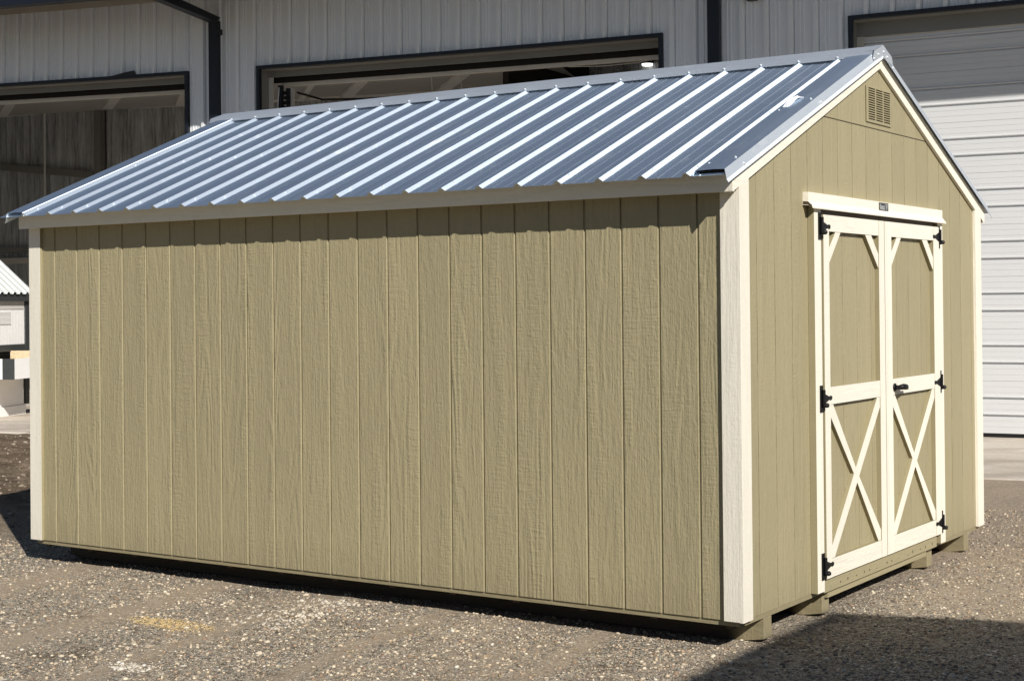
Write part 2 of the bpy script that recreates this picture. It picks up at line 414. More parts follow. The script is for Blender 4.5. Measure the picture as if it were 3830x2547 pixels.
# roofing with ribs every 0.2287 m
RP = .22885
ribx = [-.168 - RP * k for k in range(21)]
def roofprof():
    pts = []; H = .0185
    ribs = sorted(ribx)
    x = -SL - .105
    pts.append((x, 0.))
    for k, r in enumerate(ribs):
        pts += [(r - .027, 0.), (r - .010, H), (r + .004, H), (r + .0235, .0022), (r + .050, 0.)]
        if k < len(ribs) - 1:
            for m in (1 / 3., 2 / 3.):
                c = r + RP * m + (.002 if m < .5 else -.002)
                pts += [(c - .008, 0.), (c - .001, .0019), (c + .001, .0019), (c + .008, 0.)]
    pts += [(-.105, 0.), (-.101, .003), (-.097, 0.)]
    pts.append((.02, 0.)); return pts
RPROF = roofprof()
def roofside(near):
    b = MB(); EY = -.18
    n = Vector((0, -PITCH, 1)).normalized()
    f = (lambda y: y) if near else (lambda y: 2 * YC - y)
    rows = []
    for y in (EY, YC - .004):
        rows.append([(x, f(y) + (n.y if near else -n.y) * h, pan(y) + n.z * h) for x, h in RPROF])
    i = len(b.v); m = len(RPROF)
    b.v += rows[0] + rows[1]
    # a thickness layer just below
    b.v += [(x, y, z - .0015) for x, y, z in rows[0]] + [(x, y, z - .0015) for x, y, z in rows[1]]
    for k in range(m - 1):
        q = (k, k + 1, m + k + 1, m + k); q2 = (2 * m + k, 3 * m + k, 3 * m + k + 1, 2 * m + k + 1); q3 = (k + 1, k, 2 * m + k, 2 * m + k + 1)
        for t in (q, q2, q3): b.f.append(t if near else t[::-1]); b.mi.append(0)
    return b.build('roof_panel', M['galv'], shed)
rp_near = roofside(True); roofside(False)
# roof decking under the steel
for near in (1, 0):
    f = (lambda y: y) if near else (lambda y: 2 * YC - y)
    b = MB(); b.prism([(-.002, f(-.06), pan(-.06) - .004), (-.002, f(YC - .001), pan(YC) - .004), (-.002, f(YC - .001), pan(YC) - .024), (-.002, f(-.06), pan(-.06) - .024)][::1 if near else -1], (SL - .004, 0, 0))
    b.build('roof_deck', M['raw_timber'], shed)
# ridge cap
b = MB(); rt = lambda y: pan(y) + .0205
X0, X1 = -SL - .09, .03
cap = [(1.652, pan(1.652) + .0172), (1.655, pan(1.655) + .019), (1.668, pan(1.668) + .039), (1.674, pan(1.674) + .042), (1.795, 2.864), (YC, 2.869)]
cap2 = [(2 * YC - y, z) for y, z in cap[:-1]][::-1]
full = cap + cap2
b.sweep([(0, y, z) for y, z in full], (X0, 0, 0), (X1, 0, 0)); b.sweep([(0, y, z - .0015) for y, z in full][::-1], (X0, 0, 0), (X1, 0, 0))
cap_o = b.build('ridge_cap', M['galv_trim'], shed)
b = MB(); b.box(X0 + .02, -.02, 1.715, 2 * YC - 1.715, pan(1.715) - .03, pan(1.715) + .036); b.build('ridge_gap_shade', M['dark_in'], shed)  # black filler added to paint the shade in the gap under the cap
# folded end of the cap over the gable
b = MB()
for s in (0, 1):
    f = (lambda y: y) if s == 0 else (lambda y: 2 * YC - y)
    P = [(.0385, f(YC - .150), pan(YC - .150) - .002), (.0385, f(YC), pan(YC) - .035), (.0385, f(YC), 2.8685), (.0385, f(YC - .137), pan(YC - .137) + .041), (.0385, f(YC - .150), pan(YC - .150) + .020)]
    b.prism(P if s == 0 else P[::-1], (.002, 0, 0))
    Q = [(-.012, f(YC - .134), pan(YC - .134) + .0435), (.039, f(YC - .134), pan(YC - .134) + .0435), (.039, f(YC), 2.8705), (-.012, f(YC), 2.8705)]
    b.poly(Q if s == 0 else Q[::-1])
b.build('ridge_end_cap', M['galv_trim'], shed)
# rake flashing: raised box, drop and kicked lip
b = MB(); b.prism([(.018, -.150, pan(-.15) + .0015), (.018, -.150, pan(-.15) + .022), (.018, .4, pan(.4) + .022), (.018, .4, pan(.4) + .0015)][::-1], (.132, 0, 0)); b.build('flashing_gap_shade', M['dark_in'], shed)  # black filler added as the shade inside the flashing's open eave end
def flashing(sgn, xb, name, near):
    f = (lambda y: y) if near else (lambda y: 2 * YC - y)
    prof = [(-.135, .001), (-.122, .025), (-.03, .028), (.0255, .026), (.036, -.020), (.0455, -.034), (.044, -.036), (.0345, -.021)]
    b = MB(); rows = []
    ys = [-.183, YC - .02]
    for y in ys: rows.append([(xb + sgn * x, f(y), pan(y) + h) for x, h in prof])
    m = len(prof); b.v += rows[0] + rows[1]
    for k in range(m - 1):
        q = (k, k + 1, m + k + 1, m + k); b.f.append(q if (near == (sgn > 0)) else q[::-1]); b.mi.append(1 if k < 3 else 0)
    return b.build(name, [M['galv_trim'], M['galv']], shed)
fl = flashing(1, 0., 'rake_flashing', True); flashing(1, 0., 'rake_flashing', False)
flashing(-1, -SL, 'rear_rake_flashing', True); flashing(-1, -SL, 'rear_rake_flashing', False)

# screws: one mesh, copied
b = MB(); n = 8
b.tube([(0, 0, 0), (0, 0, .002)], .0065, 10); b.tube([(0, 0, .002), (0, 0, .007)], .0042, 6)
k = 0
def screw(x, y, z, parent, src=[None]):
    if src[0] is None:
        src[0] = b.build('roof_screw', M['screw'], parent); src[0].location = (x, y, z)
        src[0].matrix_parent_inverse = world(parent).inverted(); src[0].rotation_euler = (math.atan(PITCH), 0, 0); return
    put(src[0], (x, y, z), parent)
for r in ribx:
    j = random.uniform(-.004, .004)
    screw(r + .004 + .010, -.085 + j, pan(-.085) + .011, rp_near); screw(r + .014, .72 + j * 2, pan(.72) + .010, rp_near)
    screw(r - .003, 1.659 + j * .3, pan(1.659) + .0265, cap_o)
for y in (-.085, .70): screw(-.118 + .02, y, pan(y) + .0225, fl)
for y in (-.03, .85): 
    screw(.008, y, pan(y) + .0270, fl)
b2 = MB(); b2.tube([(0, 0, 0), (.002, 0, 0)], .008, 10); b2.tube([(.002, 0, 0), (.007, 0, 0)], .005, 6)
s0 = b2.build('trim_screw', M['screw'], shed); s0.location = (.0345, .0, pan(0) - .012)
for y, dz in ((.92, -.012), (YC - .14, 0.), (YC - .075, .004), (YC + .005, .0), (YC + .06, -.0), (YC + .15, -.012), (YC - .01, -.03)): put(s0, (.0385 if y > 1.6 else .0345, y, pan(y) + dz), shed)

# gable vent
vent = MB(); vy0, vy1, vz0, vz1 = 1.625, 2.005, 2.432, 2.632
vent.box(.003, .0105, vy0, vy1, vz0, vz1)
vo = vent.build('gable_vent', M['vent'], shed, bevel=.002)
b = MB()
for c in range(3):
    y0 = vy0 + .022 + c * .117
    for r in range(14):
        z = vz0 + .016 + r * .0128
        b.box(.0104, .0112, y0, y0 + .098, z, z + .0052)
b.build('louvre_slots', M['slot'], vo)
b = MB()
for c in range(3):
    y0 = vy0 + .022 + c * .117
    for r in range(14):
        z = vz0 + .016 + r * .0128
        b.prism([(.0105, y0, z + .0055), (.0105, y0, z + .0100), (.0165, y0, z + .0052)], (0, -.098, 0))
b.build('louvre_blades', M['vent'], vo)

# ---- double doors, frame and header
def frame(y0, y1, z0, z1, name='door_frame'):
    b = MB(); b.box(.0008, .036, y0, y1, z0, z1, 1, ('+x', '-z'), 0); return b.build(name, [M['cream_z'], M['olive_plain']], shed, bevel=.001)
frame(.808, .897, .0, 1.93); frame(2.703, 2.793, .0, 1.93)
b = MB()
P = [(.0008, .747, 1.935), (.030, .747, 1.935), (.0565, .747, 1.917), (.058, .747, 1.923), (.034, .747, 1.955), (.034, .747, 2.000), (.0008, .747, 2.000)]
b.prism(P, (0, -2.058, 0)); b.build('door_header', M['cream_y'], shed, bevel=.001)
b = MB(); b.box(.003, .019, .898, 2.702, 1.897, 1.934); b.build('head_shade_strip', M['raw_timber'], shed)  # dark strip added to stand in for the header's shade above the doors
b = MB(); b.prism([(.004, .7465, 1.938), (.030, .7465, 1.938), (.055, .7465, 1.9195), (.050, .7465, 1.935), (.031, .7465, 1.952), (.004, .7465, 1.955)], (0, -.004, 0)); b.build('split_header_end', M['raw_timber'], shed)
# name plate
pl = empty('name_plate', (.035, 1.796, 1.97), None, None, None, shed)
b = MB(); b.box(.0345, .0362, 1.722, 1.868, 1.948, 1.996); b.build('plate_rim', M['label_edge'], pl, bevel=.001)
b = MB(); b.box(.0358, .0368, 1.728, 1.862, 1.951, 1.993); b.build('plate_face', M['label_black'], pl)
b = MB(); b.box(.0366, .0371, 1.742, 1.812, 1.957, 1.982); b.build('plate_emblem', M['label_blue'], pl)
b = MB()
for k, (y0, y1) in enumerate(((1.815, 1.853), (1.823, 1.852), (1.823, 1.852), (1.822, 1.854), (1.826, 1.845), (1.832, 1.842))):
    z = 1.988 - k * .0062; b.box(.0368, .0373, y0, y1, z - .0011, z + .0011)
b.box(.0368, .0374, 1.733, 1.812, 1.9615, 1.9640); b.box(.0368, .0374, 1.735, 1.808, 1.9575, 1.9587)
b.prism([(.0374, 1.733, 1.984), (.0374, 1.737, 1.984), (.0374, 1.735, 1.962), (.0374, 1.732, 1.962)], (.0006, 0, 0)); b.prism([(.0374, 1.733, 1.984), (.0374, 1.737, 1.980), (.0374, 1.744, 1.990), (.0374, 1.740, 1.990)], (.0006, 0, 0))
b.build('plate_lines', M['label_white'], pl)
cu = bpy.data.curves.new('word', 'FONT'); cu.body = 'QUALITY'; cu.size = .0175; cu.extrude = .0002; cu.align_x = 'LEFT'; cu.offset = .0004
to = bpy.data.objects.new('word', cu); COL.objects.link(to)
dg_ = bpy.context.evaluated_depsgraph_get(); tm = bpy.data.meshes.new_from_object(to.evaluated_get(dg_)); bpy.data.objects.remove(to)
mx_ = max(v.co.x for v in tm.vertices)
for v in tm.vertices: x_, y_, z_ = v.co; v.co = (.0376 + z_, 1.7365 + x_ * .072 / mx_, 1.9665 + y_)
tm.materials.append(M['label_white']); tw = bpy.data.objects.new('plate_lettering', tm); COL.objects.link(tw); tw.parent = pl; tw.matrix_parent_inverse = world(pl).inverted()

def hinge(par, y, z, d):
    """black spring strap hinge; d=+1 points its strap to +y"""
    b = MB()
    b.box(.0365, .0425, y - .016, y + .016, z - .067, z + .067)
    P = [(0, y + d * .012, z - .030), (0, y + d * .035, z - .024), (0, y + d * .085, z - .009), (0, y + d * .105, z - .013), (0, y + d * .122, z - .008), (0, y + d * .124, z + .006), (0, y + d * .106, z + .012), (0, y + d * .085, z + .008), (0, y + d * .035, z + .022), (0, y + d * .012, z + .03)]
    P = [(.0475, a, c) for _, a, c in P]
    b.prism(P if d > 0 else P[::-1], (.006, 0, 0))
    b.tube([(.050, y + d * .006, z - .045), (.050, y + d * .006, z + .045)], .0085, 10)
    b.tube([(.050, y + d * .006, z - .032), (.068, y + d * .006, z - .032), (.076, y + d * .006, z - .032)], [.0125, .0125, .008], 10)
    for zz in (-.055, .055): b.tube([(.042, y, z + zz), (.0445, y, z + zz)], .005, 6)
    for q in (.045, .065, .108): b.tube([(.047, y + d * q, z), (.0495, y + d * q, z)], .0035, 6)
    return b.build('hinge', M['black'], par, bevel=.001)
XF = .044
def door(y0, y1, sl, sr, hy, d, name='barn_door'):
    root = empty(name, (.03, (y0 + y1) / 2, .06), None, None, None, shed)
    zb0, zt0 = .060, 1.894
    # skin with its own grooves
    b = MB(); gp = [(y0 + .002, 0.)]
    c = y0 + .14
    while c < y1 - .05: gp += [(c - .003, 0.), (c - .0017, .004), (c + .0017, .004), (c + .003, 0.)]; c += I
    gp.append((y1 - .002, 0.)); b.sweep([(.020 - q, p, 0) for p, q in gp], (0, 0, zb0 + .004), (0, 0, zt0 - .004))
    b.build('door_panel', M['olive_door'], root)
    def bd(name, pts, mat):
        b = MB(); b.prism([(XF, p[0], p[1]) for p in pts], (XF - .0202, 0, 0), 1, 0); return b.build(name, [mat, M['olive_plain']], root, bevel=.001)
    R = lambda a, c, z0, z1: [(a, z0), (c, z0), (c, z1), (a, z1)]
    ya, yb_ = y0 + sl, y1 - sr
    def framebd(name, pts, mat):
        b = MB(); b.prism([(XF + .0012, p[0], p[1]) for p in pts], (XF - .019, 0, 0), 1, 0); return b.build(name, [mat, M['olive_plain']], root, bevel=.001)
    framebd('stile', R(y0, ya, zb0, zt0), M['cream_z']); framebd('stile', R(yb_, y1, zb0, zt0), M['cream_z'])
    for z0, z1, nm in ((1.811, zt0, 'top_rail'), (.934, 1.023, 'lock_rail'), (zb0, .155, 'bottom_rail')):
        bd(nm, R(ya + .0005, yb_ - .0005, z0, z1), M['cream_y'])
    X2 = XF - .0022
    def dg(name, pts, x=X2):
        a2 = 0
        b = MB(); b.prism([(x, p[0], p[1]) for p in pts], (x - .0204, 0, 0), 1, 0); return b.build(name, [M['cream_z'], M['olive_plain']], root, bevel=.0008)
    e = .001
    dg('corner_brace', [(ya + e, 1.643), (ya + .165, 1.810), (ya + .095, 1.810), (ya + e, 1.722)])
    dg('corner_brace', [(yb_ - e, 1.633), (yb_ - e, 1.712), (yb_ - .105, 1.810), (yb_ - .195, 1.810)])
    w = .050
    zc0, zc1 = .156, .933
    dg('cross_brace', [(ya + e, zc0), (ya + w * .85, zc0), (yb_ - e, zc1 - .055), (yb_ - e, zc1), (yb_ - w * .85, zc1), (ya + e, zc0 + .055)], X2 - .0)
    # second brace of the X in two halves butting the first
    def half(t0, t1):
        A = Vector((ya + w * .42, zc1 - .026)); B = Vector((yb_ - w * .42, zc0 + .026)); u = (B - A).normalized(); nn = Vector((-u.y, u.x)) * .0205
        p, q = A.lerp(B, t0), A.lerp(B, t1)
        if t0 == 0: return [(ya + e, zc1), (ya + e, zc1 - .055), tuple(q - nn), tuple(q + nn), (ya + w * .85, zc1)]
        return [tuple(p - nn), (yb_ - w * .85, zc0), (yb_ - e, zc0), (yb_ - e, zc0 + .055), tuple(p + nn)]
    dg('cross_brace', half(0, .475), X2 - .001); dg('cross_brace', half(.525, 1), X2 - .001)
    for z in (1.835, .968, .128): hinge(root, hy, z, d)
    return root
dl = door(.905, 1.770, .073, .083, .872, 1)
dr = door(1.777, 2.699, .106, .1, 2.716, -1)
# handle
b = MB()
b.tube([(.045, 1.905, .975), (.052, 1.905, .975)], .022, 16); b.tube([(.05, 1.905, .975), (.085, 1.905, .975)], [.013, .011], 12)
b.tube([(.083, 1.893, .976), (.088, 1.93, .978), (.09, 1.965, .975), (.087, 1.99, .969)], [.014, .0165, .0165, .009], 12)
b.tube([(.086, 1.985, .970), (.075, 2.03, .964), (.072, 2.035, .963)], [.0085, .008, .004], 10)
b.build('door_handle', M['black'], dr, smooth=True)
# threshold and floor edge
b = MB(); b.box(.002, .033, .9005, 2.635, -.010, .050); th = b.build('threshold_board', M['olive_y'], shed, bevel=.0015)
b = MB()
random.seed(3)
for y in [1.0 + .11 * k + random.uniform(-.03, .03) for k in range(15)]:
    b.tube([(.0331, y, .012 + random.uniform(-.004, .016)), (.0336, y, .012)], .003, 6)
b.build('nail_heads', M['slot'], th)
b = MB(); b.box(-.03, .018, .98, 2.49, -.047, -.0125); b.build('door_sill_joist', M['olive_y'], shed, bevel=.0015)
b = MB(); b.box(-SL + .01, -.012, .0085, .045, -.026, -.0003); b.build('floor_edge_board', M['skid'], shed, bevel=.001)
b = MB(); b.box(-.040, -.003, .0455, SW - .01, -.024, -.0006); b.build('floor_edge_board', M['skid'], shed)
b = MB(); b.box(-SL + .04, -.041, .0455, SW - .04, -.012, -.002); b.build('floor_deck', M['raw_timber'], shed)
for k in range(13):
    x = -SL + .06 + k * (SL - .14) / 12
    b = MB(); b.box(x - .019, x + .019, .046, SW - .05, -.045, -.0125); b.build('floor_joist', M['raw_timber'], shed)
for (y0, y1) in ((.252, .338), (.958, 1.047), (2.567, 2.652), (3.276, 3.362)):
    b = MB()
    z1 = -.0255
    P = [(-SL + .03, y0, GZ + .012), (-SL + .14, y0, GZ - .004), (-.115, y0, GZ - .004), (-.004, y0, GZ + .014), (-.004, y0, z1), (-.041, y0, z1), (-.041, y0, z1 - .021), (-SL + .03, y0, z1 - .021)]
    b.prism(P, (0, -(y1 - y0), 0)); b.build('skid', M['skid_shaded'], shed, bevel=.003)
# interior darkness: inner liner so that nothing shines through
# crumpled scrap of film caught on the roof
b = MB(); random.seed(11)
cx, cy = -.078, .80
pts = []
for i in range(7):
    for j in range(4):
        t = i / 6; x = cx + (.028 * (j / 3 - .5)) * (1.4 - abs(t - .4)) + random.uniform(-.005, .005); y = cy - .07 + t * .16
        pts.append((x + t * .015, y, pan(y) + .030 + .026 * math.sin(3.1 * t) * (1 - abs(j / 3 - .5)) + random.uniform(-.004, .006)))
for i in range(6):
    for j in range(3):
        q = [i * 4 + j, i * 4 + j + 1, (i + 1) * 4 + j + 1, (i + 1) * 4 + j]; b.f.append(tuple(q)); b.mi.append(0)
b.v += pts
o = b.build('film_scrap', plain('white_film', (.85, .86, .87), .35), None)
sm = o.modifiers.new('t', 'SOLIDIFY'); sm.thickness = .002
tag(o, 'small crumpled scrap of white film stuck on the metal roof near the gable', 'scrap')

# ================================================================== THE STEEL WAREHOUSE
TH = .11823002; WO = Vector((-12.01514161, 10.02993904, 0))
U = Vector((math.cos(TH), math.sin(TH), 0)); N = Vector((-math.sin(TH), math.cos(TH), 0))
def W(s, o, z):
    zz = z + (.00095 * (s - 9) ** 2 - .06) * (z - 1.1) / 3.7 if s > -9 else z + .25 * (z - 1.1) / 3.7
    p = WO + U * s + N * o; return (p.x, p.y, zz)
ware = empty('warehouse', (*(WO + U * 2 + N * 3).to_2d(), GZ), 'large pale ribbed steel warehouse with navy trim and tall vehicle doors behind the shed', 'warehouse')
def wbox(b, s0, s1, o0, o1, z0, z1, mi=0, step=1.):
    n = max(1, int(math.ceil((s1 - s0) / step)))
    base = len(b.v)
    for k in range(n + 1):
        s = s0 + (s1 - s0) * k / n; b.v += [(s, o0, z0), (s, o1, z0), (s, o1, z1), (s, o0, z1)]
    for k in range(n):
        a = base + 4 * k
        for q in ((a, a + 4, a + 5, a + 1), (a + 1, a + 5, a + 6, a + 2), (a + 2, a + 6, a + 7, a + 3), (a + 3, a + 7, a + 4, a)): b.f.append(q); b.mi.append(mi)
    b.f.append((base, base + 1, base + 2, base + 3)); b.mi.append(mi); a = base + 4 * n; b.f.append((a + 3, a + 2, a + 1, a)); b.mi.append(mi)
    return b
def wb(name, mat, *boxes, parent=None, bevel=0):
    b = MB()
    for q in boxes: wbox(b, *q)
    return b.build(name, mat, parent or ware, fn=W, bevel=bevel)
RIB = .3048
def ribwall(s0, s1, z0, z1, name='wall_panel'):
    pts = [(s0, 0.)]
    k0 = int(math.floor(s0 / RIB)) - 1; k1 = int(math.ceil(s1 / RIB)) + 1
    for k in range(k0, k1 + 1):
        c = k * RIB + .02
        for p, h in ((-.034, 0.), (-.022, -.042), (.022, -.042), (.034, 0.), (.036, .022), (.046, .022), (.048, 0.)):
            if s0 + .001 < c + p < s1 - .001: pts.append((c + p, h))
        for m in (.085, .135):      # low stiffening ribs between the high ones
            cc = c + .05 + m * .95 - .02
            for p, h in ((-.014, 0.), (-.007, -.011), (.007, -.011), (.014, 0.)):
                if s0 + .001 < cc + p < s1 - .001 and cc + p > c + .05: pts.append((cc + p, h))
    pts.append((s1, 0.)); pts = sorted(set(pts))
    b = MB(); nz = max(1, int((z1 - z0) / 1.5)); m = len(pts)
    for j in range(nz + 1):
        z = z0 + (z1 - z0) * j / nz; b.v += [(s, h, z) for s, h in pts]
    for j in range(nz):
        for k in range(m - 1):
            a = j * m + k; b.f.append((a, a + 1, a + m + 1, a + m)); b.mi.append(0)
    return b.build(name, M['wall'], ware, fn=W)
LZ, MZ, RZ = 4.835, 4.835, 4.835
LA, LB = -7.8, -1.493; MA, MBs = -.19, 5.973; RA, RB_ = 8.375, 13.4
TOPL, TOPR = 6.02, 6.14
ribwall(-13., LA, GZ, TOPL); ribwall(LA, LB, LZ, TOPL); ribwall(LB, MA, GZ, TOPL); ribwall(MA, MBs, MZ, TOPR); ribwall(MBs, RA, GZ, TOPR); ribwall(RA, RB_, RZ, TOPR); ribwall(RB_, 18., GZ, TOPR)
# eaves: soffit, gutter, roof slope
wb('soffit', M['navy'], (-13, .3, -1.48, -.003, TOPL + .0, TOPL + .04)); wb('soffit', M['navy'], (.31, 18, -1.95, -.003, TOPR + .002, TOPR + .05))
wb('gutter', M['navy'], (-13, .05, -1.50, -1.31, 5.73, 5.90), bevel=.004); wb('gutter', M['navy'], (.31, 18, -1.95, -1.80, 6.06, 6.2))
wb('eave_trim', M['beige'], (-13, .22, -.045, -.034, TOPL - .10, TOPL - .002), (.22, 1.15, -.046, -.034, 5.80, 5.93))
b = MB()
for s0, s1, e, z in ((-13, .3, -1.5, 5.92), (.31, 18, -1.97, 6.22)):
    n = 14
    for k in range(n):
        a = s0 + (s1 - s0) * k / n; c = s0 + (s1 - s0) * (k + 1) / n
        b.poly([(a, e, z), (c, e, z), (c, 8, z + 1.9), (a, 8, z + 1.9)]); b.poly([(a, 8, z + 1.9), (c, 8, z + 1.9), (c, 16, z), (a, 16, z)])
b.build('roof', M['navy'], ware, fn=W)
# side and rear walls, floor inside is the yard slab
def wquad(name, mat, pts):
    b = MB(); b.poly(pts); return b.build(name, mat, ware, fn=W)
wb('side_wall', M['wall'], (-13, -12.9, .0, 16, GZ, 6.4)); wb('side_wall', M['wall'], (17.9, 18, .0, 16, GZ, 6.6)); wb('rear_wall', M['wall'], (-13, 18, 16, 16.1, GZ, 6.3))

# door openings
def opening(a, c, z, zr):
    fr = wb('opening_trim', M['navy'], (a - .03, c + .03, -.052, .012, z, z + .045), (a - .03, a + .022, -.050, .012, GZ, z), (c - .022, c + .03, -.050, .012, GZ, z))
    wb('jamb', M['olive_steel'], (a + .0, c - .0, .012, .20, z - .012, z + .02), (a - .01, a + .012, .012, .20, GZ, z - .012), (c - .012, c + .01, .012, .20, GZ, z - .012))
    return fr
opening(LA, LB, LZ, 0); opening(MA, MBs, MZ, 0); opening(RA, RB_, RZ, 0)
def raised(a, c, z, s_tan0):
    wb('header_plate', M['olive_steel'], (a, c, .20, .23, z - .095, z + .1))
    wb('header_shadow_gap', M['dark_in'], (a, c, .34, .36, z - .16, z + .1))
    d = wb('raised_door', M['door_in'], (a + s_tan0, c - .05, .38, .43, z - .155, z - .105), bevel=.006)
    wb('bottom_rail', M['beige'], (a + s_tan0, c - .05, .375, .445, z - .212, z - .155), parent=d, bevel=.004)
raised(LA, LB, LZ, .05); raised(MA, MBs, MZ, .12)
# beige jamb strip and door gear on the middle opening's left side
wb('jamb_strip', M['beige'], (MA + .012, MA + .085, .20, .215, GZ, MZ - .1))
gear = wb('door_track', M['navy'], (MA + .10, MA + .16, .30, .36, GZ, MZ - .2), (MA + .20, MA + .245, .36, .42, GZ, MZ - .24))
wb('track_strip', M['beige'], (MA + .25, MA + .30, .40, .43, GZ, MZ - .24), parent=gear)
b = MB(); random.seed(5)
for k in range(7):
    z = 4.55 - k * .07; s = MA + random.uniform(.12, .2); wbox(b, s, s + random.uniform(.04, .09), .33, .37, z - .05, z)
b.build('spring_gear', M['black'], gear, fn=W)
b = MB(); b.tube([(MA + .135, .28, 4.6), (MA + .12, .28, 4.45), (MA + .10, .28, 4.2), (MA + .11, .28, 3.6)], .008, 6); b.build('pull_rope', M['strut'], gear, fn=W)
# interior seen through the two raised doors
CZ = 5.26
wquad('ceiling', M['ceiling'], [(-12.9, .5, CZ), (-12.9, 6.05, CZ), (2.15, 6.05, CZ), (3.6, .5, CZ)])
wquad('ceiling', M['unlit_room'], [(3.0, .45, 5.9), (-.5, 8, 5.9), (17, 8, 5.9), (17, .45, 5.9)])
wb('ceiling_edge', M['strut'], (-12.9, 2.2, 6.0, 6.05, CZ - .05, CZ - .0))
wb('interior_wall', M['foam'], (-12.9, -8.62, 6.06, 6.16, GZ, CZ + .5)); wb('interior_wall', M['foam'], (-8.45, 6., 6.10, 6.2, GZ, CZ + .6))
wb('interior_column', M['olive_steel'], (-8.64, -8.47, 5.93, 6.08, GZ, CZ - .05))
wb('partition', M['unlit_room'], (2.2, 2.3, 3., 6.05, GZ, 5.88))
wb('interior_wall', M['unlit_room'], (2.3, 17., 7.5, 7.6, GZ, 6.))
# wall girts
def wbeam(name, mat, p, q, w, h):
    p = Vector(p); q = Vector(q); d = (q - p); l = Vector((-d.y, d.x, 0)).normalized() * w / 2 if abs(d.x) + abs(d.y) > 1e-3 else Vector((w / 2, 0, 0))
    up = Vector((0, 0, h)); b = MB(); n = 5
    for k in range(n + 1):
        c = p.lerp(q, k / n); b.v += [tuple(c - l - up), tuple(c + l - up), tuple(c + l), tuple(c - l)]
    for k in range(n):
        a = 4 * k
        for t in ((a, a + 4, a + 5, a + 1), (a + 1, a + 5, a + 6, a + 2), (a + 2, a + 6, a + 7, a + 3), (a + 3, a + 7, a + 4, a)): b.f.append(t); b.mi.append(0)
    b.f.append((0, 1, 2, 3)); b.mi.append(0); b.f.append(tuple(4 * n + j for j in (3, 2, 1, 0))); b.mi.append(0)
    return b.build(name, mat, ware, fn=W)
wbeam('wall_girt', M['olive_steel'], (-11.35, 6.0, 4.30), (-8.7, 6.0, 4.02), .06, .13)
wbeam('wall_girt', M['beige'], (-11.6, 6.0, 2.42), (-8.7, 6.0, 2.42), .06, .12)
wbeam('wall_girt', M['olive_steel'], (-11.6, 6.0, 2.62), (-8.7, 6.0, 2.62), .10, .10)
b = MB(); b.tube([(-9.98, 5.95, CZ), (-9.98, 5.95, 2.4)], .025, 8); b.build('conduit', M['strut'], ware, fn=W)
for a, c in (((-5.7, 3.4), (-8.20, 5.85)), ((-8.2, 3.4), (-11.05, 5.85)), ((-1.75, 3.7), (-3.62, 6.0)), ((-.72, 3.7), (-2.62, 6.0)), ((.98, 4.0), (-.60, 6.0)), ((-4.0, 3.2), (-6.4, 5.9))):
    thin = a[0] == -1.75
    wbeam('ceiling_brace', M['strut'], (*a, CZ - .004), (*c, CZ - .004), .10 if thin else .19, .06)
b = MB(); b.tube([(.9, 4., 5.45), (.9, 4.1, 4.4)], .008, 6); b.build('hanging_wire', M['strut'], ware, fn=W)
b = MB(); b.tube([(.35, 4., 5.45), (.35, 4.1, 4.4)], .008, 6); b.build('hanging_wire', M['strut'], ware, fn=W)
b = MB(); b.tube([(-3.0, 5., 5.22), (-2.4, 4.9, 5.06), (-1.6, 4.8, 5.02), (-.6, 4.8, 5.01)], .02, 6); b.build('hose', M['black'], ware, fn=W)
b = MB(); b.tube([(3.85, 1.0, 4.80), (4.25, 1., 4.715), (4.75, 1., 4.69), (5.2, 1., 4.70), (5.58, 1., 4.735), (6.1, 1., 4.79)], .008, 6); b.build('cable', M['strut'], ware, fn=W)
# lit high bay lamp
hb = empty('high_bay_lamp', W(3.39, 6., 5.49), 'round lit high bay lamp glowing in the dark middle doorway of the warehouse', 'ceiling lamp')
b = MB()
c0 = Vector(W(3.39, 6., 5.47))
b.tube([(c0.x, c0.y, c0.z - .012), (c0.x, c0.y, c0.z + .018)], [.085, .095], 24); b.build('lens', M['lamp'], hb)
b = MB(); b.tube([(c0.x, c0.y, c0.z + .019), (c0.x, c0.y, c0.z + .09)], [.10, .05], 24); b.tube([(c0.x, c0.y, c0.z + .09), (c0.x, c0.y, c0.z + .36)], .01, 8); b.build('housing', M['black'], hb)

# right-hand closed sectional door
prof = []; zb0 = -.10
ztop = 4.66; sec = .6096
nsec = 8
def dprof():
    P = [(0., zb0)]
    for k in range(nsec):
        z = zb0 + k * sec
        for off, kind in ((.075, 't'), (.142, 't'), (.209, 'G'), (.276, 't'), (.343, 't'), (.410, 'G'), (.476, 't'), (.543, 't'), (.6096, 'J')):
            zz = z + off
            if zz > ztop: break
            if kind == 't': P += [(0., zz - .005), (.0035, zz - .003), (0., zz + .001)]
            elif kind == 'G': P += [(0., zz - .016), (.024, zz - .014), (.024, zz + .001), (-.008, zz + .010), (-.008, zz + .024), (0., zz + .030)]
            else: P += [(0., zz - .003), (.008, zz - .001), (0., zz + .001)]
    P.append((0., ztop)); return P
dp = dprof()
b = MB(); m = len(dp); S = [RA + .09, 9.5, 10.5, 11.5, 12.5, RB_ - .09]
for s in S: b.v += [(s, .25 + o, z) for o, z in dp]
for k in range(len(S) - 1):
    for j in range(m - 1):
        a = k * m + j; b.f.append((a, a + m, a + m + 1, a + 1)); b.mi.append(0)
sd = b.build('sectional_door', M['doorw'], ware, fn=W)
tag(sd, 'closed white ribbed door')
wb('bottom_seal', M['dark_in'], (RA + .09, RB_ - .09, .25, .29, GZ - .02, zb0), parent=sd)
